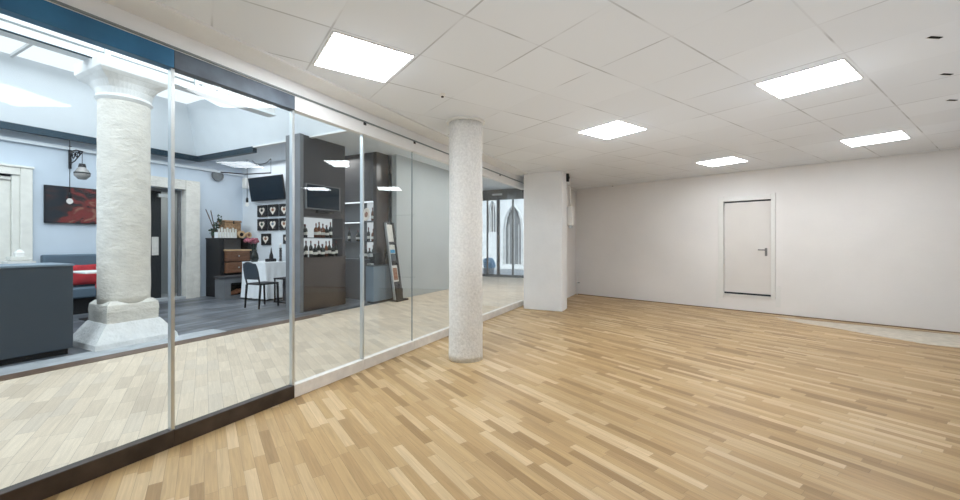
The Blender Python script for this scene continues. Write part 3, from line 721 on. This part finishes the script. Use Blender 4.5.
# things on the cabinet
t = thing('wicker_basket', 'square brown wicker hamper on the black cabinet', 'basket', (4.00, 7.76, 1.53))
bx('body', -.22, .22, -.16, .16, 0, .42, MT['wicker'], t, bevel=.03); bx('lid', -.23, .23, -.17, .17, .42, .48, MT['wicker'], t, bevel=.02); tb('clasp', [(0, -.18, .38), (0, -.18, .47)], .015, MT['iron'], t)
t = thing('fence_trim_basket', 'low white picket basket on the black cabinet front', 'basket', (3.70, 7.43, 1.53))
bm = bmesh.new()
for i in range(7): 
    x = -.21 + i * .07; box(bm, x - .022, x + .022, -.09, -.07, 0, .24 + .03 * (i % 2))
finish('pickets', bm, MT['label'], t); bx('box', -.235, .235, -.07, .08, 0, .15, MT['cloth'], t)
for i, (x, r) in enumerate(((4.10, .10), (4.30, .085))):
    t = thing('cut_log_slice', 'pale cut log slice, %s one on the black cabinet' % ('larger left' if i == 0 else 'smaller right'), 'log', (x, 7.42, 1.53 + r))
    bm = bmesh.new(); lathe(bm, [(r * .55, -.03), (r, -.03), (r, .03), (r * .55, .03), (r * .55, -.03)], 20, caps=False); o = finish('bark_ring', bm, MT['log'], t); o.rotation_euler = (PI / 2, 0, .2 * i)
    bm = bmesh.new(); lathe(bm, [(r * .5, -.02), (r * .5, .02)], 16); o = finish('heartwood', bm, MT['latte'] if i else MT['black'], t); o.rotation_euler = (PI / 2, 0, .2 * i)
t = thing('dark_branch_arrangement', 'dark twigs and leaves standing at the left of the cabinet top', 'plant', (3.60, 7.70, 1.53))
bm = bmesh.new(); lathe(bm, [(.08, 0), (.10, .12), (.07, .22)], 16); finish('pot', bm, MT['twig'], t)
bm = bmesh.new()
for dx, h in ((-.26, .98), (-.14, .95), (-.2, .8), (.02, .6), (.1, .45)): tube(bm, [(0, 0, .15), (dx * .5, -.02, h * .45), (dx, -.04, h * .75)], .012, 5)
finish('twigs', bm, MT['twig'], t)
bm = bmesh.new()
for i in range(46):
    a = random.random(); M = Matrix.Translation((-.10 + a * .20 + random.uniform(-.03, .03), random.uniform(-.1, .06), .12 + a * .4 + random.uniform(-.1, .1))) @ Matrix.Rotation(random.random() * 3, 4, 'X') @ Matrix.Rotation(random.random() * 3, 4, 'Y') @ Matrix.Diagonal((1, .55, .2, 1))
    bmesh.ops.create_icosphere(bm, subdivisions=1, radius=.05, matrix=M)
finish('foliage', bm, MT['leaf'], t)

# ------------------------------------------------------------------ white clothed table, chairs
TX0, TX1, TY0, TY1, TZ = 3.66, 4.38, 5.75, 6.62, .93
t = thing('dining_table', 'dark legged dining table under a long white cloth', 'table', (TX0, TY0, 0))
w, dpt = TX1 - TX0, TY1 - TY0
bx('tabletop', 0.02, w - .02, .02, dpt - .02, TZ - .05, TZ - .008, MT['black'], t)
for x in (.06, w - .06):
    for y in (.06, dpt - .06): bx('leg', x - .03, x + .03, y - .03, y + .03, 0, TZ - .05, MT['black'], t)
def cloth(name, x0, x1, y0, y1, z1, z0, m, label):
    bm = bmesh.new(); n = 30; P = []
    for s, (ax, ay, cx, cy) in enumerate(((x0, y0, x1, y0), (x1, y0, x1, y1), (x1, y1, x0, y1), (x0, y1, x0, y0))):
        for i in range(n): P.append((ax + (cx - ax) * i / n, ay + (cy - ay) * i / n))
    cx, cy = (x0 + x1) / 2, (y0 + y1) / 2; R = []
    for j in range(8):
        f = j / 7; z = z1 + (z0 - z1) * f; ring = []
        for i, (x, y) in enumerate(P):
            k = 1 + f * (.05 + .075 * math.sin(i * .9) + .03 * math.sin(i * .37))
            ring.append(bm.verts.new((cx + (x - cx) * k, cy + (y - cy) * k, z)))
        R.append(ring)
    for a, b in zip(R, R[1:]):
        for i in range(len(P)): bm.faces.new((a[i], a[(i + 1) % len(P)], b[(i + 1) % len(P)], b[i]))
    bm.faces.new(R[0]); o = finish(name, bm, m, smooth=False)
    return tag(o, label, 'tablecloth')
cloth('tablecloth', TX0 - .015, TX1 + .015, TY0 - .015, TY1 + .015, TZ, .04, MT['cloth'], 'long white cloth hanging to the floor over the dining table')

def chair(loc, rz, label):
    t = thing('dining_chair', label, 'chair', loc, rz, 'black dining chairs at the clothed table')
    # faces +X; backrest at x=-.02
    bm = bmesh.new(); box(bm, 0, .46, -.22, .22, .495, .53); finish('seat', bm, MT['black'], t, bevel=.012)
    for y in (-.21, .21):
        tb('leg', [(-.03, y, 0), (.01, y, .5)], [.018, .024], MT['black'], t); tb('leg', [(.45, y, 0), (.43, y, .5)], [.018, .024], MT['black'], t)
    bm = bmesh.new(); n = 10
    R = []
    for i in range(n + 1):
        f = i / n; z = .62 + f * .38; hw = .215 * (1 - .25 * f ** 4); ring = []
        for j in range(9):
            y = (j / 4 - 1) * hw; xx = -.02 - f * .07 - .03 * (1 - (y / .22) ** 2); ring.append((xx, y, z - (.06 * (abs(j - 4) / 4) ** 2 if i == n else 0)))
        R.append(ring)
    F = [[bm.verts.new((x + .012, y, z)) for x, y, z in r] for r in R]; B = [[bm.verts.new((x - .012, y, z)) for x, y, z in r] for r in R]
    for G in (F, B):
        for i in range(n):
            for j in range(8): bm.faces.new((G[i][j], G[i][j + 1], G[i + 1][j + 1], G[i + 1][j]))
    for j in range(8): bm.faces.new((F[0][j], F[0][j + 1], B[0][j + 1], B[0][j])); bm.faces.new((F[n][j], F[n][j + 1], B[n][j + 1], B[n][j]))
    for i in range(n): bm.faces.new((F[i][0], F[i + 1][0], B[i + 1][0], B[i][0])); bm.faces.new((F[i][8], F[i + 1][8], B[i + 1][8], B[i][8]))
    finish('backrest', bm, MT['lacq'], t)
    for y in (-.2, .2): tb('back_post', [(0.01, y, .5), (-.03, y, .66)], .016, MT['black'], t)
    return t
c1 = chair((2.88, 5.02, 0), .08, 'black chair with rounded backrest standing before the clothed table')
c2 = dup(c1, (4.00, 4.55, 0), .1, 'black chair half hidden behind the grey post')
t = thing('small_table', 'small black framed side table between the two black chairs', 'table', (3.62, 4.95, 0))
bx('tabletop', 0, .40, 0, .45, .545, .575, MT['black'], t, bevel=.004)
for x in (.02, .38):
    for y in (.02, .43): bx('leg', x - .012, x + .012, y - .012, y + .012, .02, .545, MT['black'], t)
bx('panel', .17, .24, .1, .35, .02, .545, MT['darkwall'], t)
bm = bmesh.new(); box(bm, 0, .4, 0, .024, 0, .02); box(bm, 0, .4, .426, .45, 0, .02); box(bm, 0, .024, .024, .426, 0, .02); box(bm, .376, .4, .024, .426, 0, .02); finish('base_frame', bm, MT['black'], t)
# things on the table
t = thing('flower_jug', 'glass jug with dark pink flowers on the white tablecloth', 'vase', (3.74, 6.30, TZ))
bm = bmesh.new(); lathe(bm, [(.07, 0), (.10, .08), (.08, .2), (.05, .26), (.06, .30)], 20); finish('jug', bm, MT['bglass'], t, smooth=True)
bm = bmesh.new()
for i in range(26):
    a = random.random() * 6.28; r = random.random() * .20
    bmesh.ops.create_icosphere(bm, subdivisions=1, radius=.03 + .02 * random.random(), matrix=Matrix.Translation((r * math.cos(a) - .05, r * math.sin(a), .50 + random.random() * .10 - r * .3)))
finish('blossoms', bm, MT['petal'], t)
bm = bmesh.new()
for a in range(7): tube(bm, [(0, 0, .2), (.1 * math.cos(a) - .03, .1 * math.sin(a), .48)], .005, 5)
finish('stems', bm, MT['leaf'], t)
t = thing('bird_figurine', 'small black pointed figurine on the white tablecloth', 'figurine', (4.02, 6.05, TZ))
bm = bmesh.new(); lathe(bm, [(.05, .07), (.045, .16), (.02, .24), (.012, .32), (.004, .36)], 14); finish('body', bm, MT['black'], t, smooth=True)
bx('pedestal', -.13, .10, -.06, .06, 0, .075, MT['black'], t, bevel=.01)
for i, (x, y) in enumerate(((4.22, 5.95), (4.30, 6.1))):
    t = thing('spiral_candlestick', 'tall dark candlestick at the right end of the cloth, %s one' % ('front', 'rear')[i], 'candlestick', (x, y, TZ), group='dark candlesticks on the clothed table')
    bm = bmesh.new(); lathe(bm, [(.04, 0), (.04, .015)] + [(.012 + .012 * (j % 2), .02 + j * .035) for j in range(9)] + [(.025, .34)], 12); finish('stem', bm, MT['iron'], t)
    tb('candle', [(0, 0, .34), (0, 0, .46)], .012, MT['white'], t)

# ------------------------------------------------------------------ bar wall, bottle niche
bar = sempty('wall_bar', (0, 0, 0), 'tall anthracite bar wall with recessed bottle shelves')
bm = bmesh.new()
for q in ((3.02, 4.15, 1.95, CH), (3.02, 3.05, 1.1, 1.95), (4.08, 4.15, 1.1, 1.95), (3.02, 4.15, 0, 1.1)):
    box(bm, q[0], q[1], 3.65, 4.0, q[2], q[3])
finish('panelling', bm, MT['darkwall'], bar)
bx('niche_back', 3.05, 4.08, 3.98, 4.0, 1.1, 1.95, MT['glowback'], bar)
bx('lower_front', 3.03, 4.14, 3.62, 3.65, .02, 1.08, MT['brown'], bar, bevel=.004)
bx('counter_ledge', 3.03, 4.15, 3.61, 3.98, 1.08, 1.10, MT['brown'], bar)
bx('glass_shelf', 3.05, 4.08, 3.67, 3.98, 1.50, 1.515, MT['lacq'], bar)
sbx('wall_post', 2.94, 3.02, 3.62, 4.05, 0, CH, MT['greypost'], label='grey concrete post at the left end of the bar wall')
t = thing('bar_television', 'small television on the anthracite bar wall above the bottles', 'television', (3.50, 3.62, 2.36), 0)
bx('casing', -.44, .46, -.03, .03, -.26, .26, MT['greypost'], t, bevel=.004); bx('screen', -.42, .42, -.036, -.03, -.235, .24, MT['blackgl'], t)
bx('soundbar', -.18, .25, -.06, -.0, -.33, -.28, MT['black'], t)

def make_bottle(h=.32, r=.038, body='bglass', neck=.012):
    t = thing('bottle', '', 'bottle')
    bm = bmesh.new(); lathe(bm, [(r, 0), (r, h * .6), (r * .8, h * .68), (neck, h * .76), (neck, h)], 14); finish('glass_body', bm, MT[body], t, smooth=True)
    bm = bmesh.new(); lathe(bm, [(r + .001, h * .2), (r + .001, h * .40)], 14, caps=False); finish('paper_label', bm, MT['label'], t, smooth=True)
    bm = bmesh.new(); lathe(bm, [(neck + .003, h * .88), (neck + .003, h + .008)], 10); finish('cap', bm, MT['cork'], t)
    return t
protos = [make_bottle(.34), make_bottle(.30, .046, 'amber'), make_bottle(.27, .05, 'bglass', .018), make_bottle(.33, .034, 'amber')]
used = [False] * 4
def place_bottle(k, loc, label, group):
    p = protos[k]
    if not used[k]:
        used[k] = True; p.location = loc; p['label'] = label; p['group'] = group; return p
    return dup(p, loc, random.random(), label, group)
ordn = ['first', 'second', 'third', 'fourth', 'fifth', 'sixth', 'seventh', 'eighth', 'ninth', 'tenth']
for i, (x, k) in enumerate(((3.10, 0), (3.20, 2), (3.48, 1), (3.56, 3), (3.66, 1), (3.76, 2), (3.87, 0))):
    place_bottle(k, (x, 3.80, 1.515), '%s bottle from the left on the upper bar shelf' % ordn[i], 'bottles on the upper bar shelf')
for i, (x, k) in enumerate(((3.11, 2), (3.21, 0), (3.33, 0), (3.44, 2), (3.53, 0), (3.63, 2), (3.73, 3), (3.82, 0), (3.92, 2), (4.01, 0))):
    place_bottle(k, (x, 3.78, 1.10), '%s bottle from the left on the lower bar shelf' % ordn[i], 'bottles on the lower bar shelf')

# block with side shelves
blk = sempty('wall_shelf_block', (0, 0, 0), 'dark brown block wall with open shelves on its left side')
bx('front_panel', 4.86, 5.30, 3.35, 3.45, 0, CH, MT['brown'], blk)
bm = bmesh.new(); box(bm, 4.86, 5.0, 3.45, 5.0, 2.42, CH); box(bm, 4.86, 5.0, 3.45, 5.0, 0, .98); box(bm, 4.86, 5.30, 4.85, 5.0, .98, 2.42); box(bm, 5.2, 5.30, 3.45, 4.85, 0, 2.42)
finish('side_panel', bm, MT['darkwall'], blk)
bx('shelf_back', 5.18, 5.2, 3.45, 3.95, .98, 2.42, MT['glowback'], blk)
bx('shelf_back_dark', 5.18, 5.2, 3.95, 4.85, .98, 2.42, MT['greypost'], blk)
for z in (1.42, 1.92): bx('shelf', 4.88, 5.18, 3.45, 4.85, z, z + .02, MT['lacq'], blk)
bx('lower_shelf', 4.86, 5.18, 3.45, 4.85, .98, 1.0, MT['lacq'], blk)
bx('strip_light', 4.87, 4.92, 3.50, 4.80, 2.395, 2.42, MT['lit'], blk)
bx('strip_light', 4.89, 4.93, 3.95, 4.80, 1.895, 1.918, MT['lit'], blk)
for i, (y, k, z) in enumerate(((3.6, 1, 1.44), (3.75, 0, 1.44), (4.1, 2, 1.44), (4.4, 0, 1.44), (3.62, 3, 1.94), (3.9, 2, 1.94), (3.6, 0, 1.0), (3.72, 2, 1.0), (3.84, 0, 1.0), (3.98, 2, 1.0))):
    place_bottle(k, (5.02, y, z), 'bottle on the %s side shelf, %s from the front corner' % ({1.44: 'middle', 1.94: 'upper', 1.0: 'lowest'}[z], ordn[[0, 1, 2, 3, 0, 1, 0, 1, 2, 3][i]]), 'bottles on the side shelves')
t = thing('wall_plate', 'oval cream plate standing on the upper side shelf', 'plate', (4.98, 3.62, 1.96))
t.location = (4.94, 3.74, 2.10)
bm = bmesh.new(); lathe(bm, [(.02, 0), (.10, .005), (.12, .02), (.115, .025), (.09, .01), (.02, .008)], 24); o = finish('dish', bm, MT['cup'], t, smooth=True); o.rotation_euler = (0, -PI / 2 + .15, 0); o.scale = (1.4, 1, 1)
bm = bmesh.new(); lathe(bm, [(.05, .011), (.05, .014)], 24); o = finish('painted_centre', bm, MT['latte'], t); o.rotation_euler = (0, -PI / 2 + .15, 0); o.scale = (1.4, 1, 1)

t = thing('low_cabinet', 'blue grey low cabinet in front of the dark shelf block', 'cabinet', (4.48, 3.10, 0))
bx('body', 0, .80, 0, .235, .05, .86, MT['bluegrey'], t, bevel=.004); bx('top', -.01, .80, -.01, .24, .86, .885, MT['lacq'], t, bevel=.003); bx('plinth', .03, .78, .03, .22, 0, .05, MT['black'], t)
bx('door', .41, .79, -.014, 0, .07, .84, MT['bluegrey'], t, bevel=.003)
t = thing('coffee_machine', 'black and chrome coffee machine on the blue grey cabinet', 'coffee machine', (4.60, 3.16, .885))
bx('body', 0, .28, .03, .17, 0, .28, MT['black'], t, bevel=.02); bx('drip_tray', -.10, 0, .04, .16, 0, .04, MT['alu'], t); bx('brew_head', -.09, .0, .06, .14, .19, .27, MT['alu'], t, bevel=.01)
tb('portafilter', [(-.05, .15, .18), (-.14, .14, .17)], .012, MT['black'], t)
t = thing('grinder', 'dark coffee grinder at the right end of the cabinet', 'coffee grinder', (5.10, 3.235, .885))
bm = bmesh.new(); lathe(bm, [(.07, 0), (.07, .02), (.05, .04), (.055, .22), (.07, .24)], 16); finish('base', bm, MT['black'], t)
bm = bmesh.new(); lathe(bm, [(.05, .24), (.085, .36), (.08, .40), (.03, .42)], 16); finish('hopper', bm, MT['bglass'], t, smooth=True)

# leaflet stand
t = thing('leaflet_stand', 'tall narrow leaning leaflet stand with magazines by the grey wall', 'stand', (5.02, 2.93, 0), .0)
M = Matrix.Translation((0, 0, 0)) @ Matrix.Shear('XY', 4, (0, 0))
def lean(x, z): return x - .19 * (z / 1.88)
bm = bmesh.new()
def leanbox(bm, x0, x1, y0, y1, z0, z1):
    vs = box(bm, x0, x1, y0, y1, z0, z1)
    for v in vs: v.co.x = lean(v.co.x, v.co.z); v.co.y += .14 * (v.co.z / 1.88)
leanbox(bm, -.03, .24, 0, .02, .04, 1.88); finish('back_panel', bm, MT['black'], t)
bm = bmesh.new(); leanbox(bm, -.035, -.01, -.06, .0, .04, 1.88); finish('side_rail', bm, MT['alu'], t)
bm = bmesh.new(); leanbox(bm, .205, .26, -.06, .02, .04, 1.88); finish('side_rail', bm, MT['black'], t)
for i, (z0, z1, mm) in enumerate(((.45, .86, 'label'), (.96, 1.16, 'lacq'), (1.14, 1.36, 'label'), (1.42, 1.84, 'label'))):
    bm = bmesh.new(); leanbox(bm, 0, .205, -.04, -.02, z0, z1); s = finish('leaflet', bm, MT[mm], t)
    if i == 0:
        bm = bmesh.new(); leanbox(bm, .03, .175, -.044, -.04, z0 + .06, z1 - .06); finish('cover_print', bm, MT['latte'], s)
    if i == 2:
        bm = bmesh.new(); leanbox(bm, .02, .19, -.044, -.04, z0 + .02, z0 + .1); finish('cover_print', bm, MT['bluep'], s)
for z in (.42, .92, 1.38):
    bm = bmesh.new(); leanbox(bm, 0, .205, -.06, .0, z, z + .05); finish('tray', bm, MT['black'], t)
bx('base', -.06, .36, -.14, .12, 0, .04, MT['black'], t, bevel=.01); bx('foot_block', -.02, .22, -.07, .03, .04, .30, MT['black'], t)

# ------------------------------------------------------------------ lights, world, camera
w = bpy.data.worlds.new('World'); bpy.context.scene.world = w; w.use_nodes = True
bg = w.node_tree.nodes['Background']
sk = w.node_tree.nodes.new('ShaderNodeTexSky'); sk.sky_type = 'HOSEK_WILKIE'; sk.turbidity = 4; sk.sun_direction = (-.3, -.4, .85)
w.node_tree.links.new(sk.outputs[0], bg.inputs[0]); bg.inputs[1].default_value = 4.0
def area(name, loc, rot, sx, sy, e, col):
    l = bpy.data.lights.new(name, 'AREA'); l.shape = 'RECTANGLE'; l.size = sx; l.size_y = sy; l.energy = e; l.color = col
    o = bpy.data.objects.new(name, l); C.objects.link(o); o.location = loc; o.rotation_euler = rot; return o
area('vestibule_fill', (2.9, 8.8, 2.85), (0, 0, 0), .5, .5, 8, (1, .97, .93))  # lamp added to brighten the vestibule, no fixture there
fl = area('added_up_fill', (.5, -4.5, .9), (PI, 0, 0), 8, 6, 66, (.80, .90, 1)); fl.visible_glossy = False  # unseen upward lamp added to brighten the ceiling and walls
area('recess_fill', (4.68, 4.4, 3.5), (0, 0, 0), .2, .8, 10, (1, .96, .9))  # added soft lamp in the bar recess, without a fixture
area('skylight_light', (-1.6, 4.3, 4.60), (0, 0, 0), 7.5, 5.5, 310, (.88, .95, 1))  # unseen lamp added under the rooflight, carries its daylight
area('passage_fill', (7.5, 1.6, 3.55), (0, 0, 0), 5, 1.6, 90, (1, .98, .95))  # soft fill added over the passage, no such lamp there
area('cafe_side_fill', (3.9, 6.0, 3.55), (0, 0, 0), 1, 3, 28, (.97, .98, 1))  # unseen fill added above the television side of the café
s = bpy.data.lights.new('sun', 'SUN'); s.energy = 3.5; s.angle = .1; so = bpy.data.objects.new('sun', s); C.objects.link(so); so.rotation_euler = (math.radians(50), 0, math.radians(-75))

cam = bpy.data.cameras.new('camera'); co = bpy.data.objects.new('camera', cam); C.objects.link(co)
cam.sensor_width = 36; cam.lens = 390 / 960 * 36; cam.shift_y = -7 / 960; cam.clip_start = .05
co.location = (-2.394, -3.119, 1.4); co.rotation_euler = (PI / 2, 0, math.atan2(.452, .892) - PI / 2)
bpy.context.scene.camera = co
vs = bpy.context.scene.view_settings; vs.view_transform = 'Standard'; vs.look = 'None'; vs.exposure = .12; vs.gamma = 1
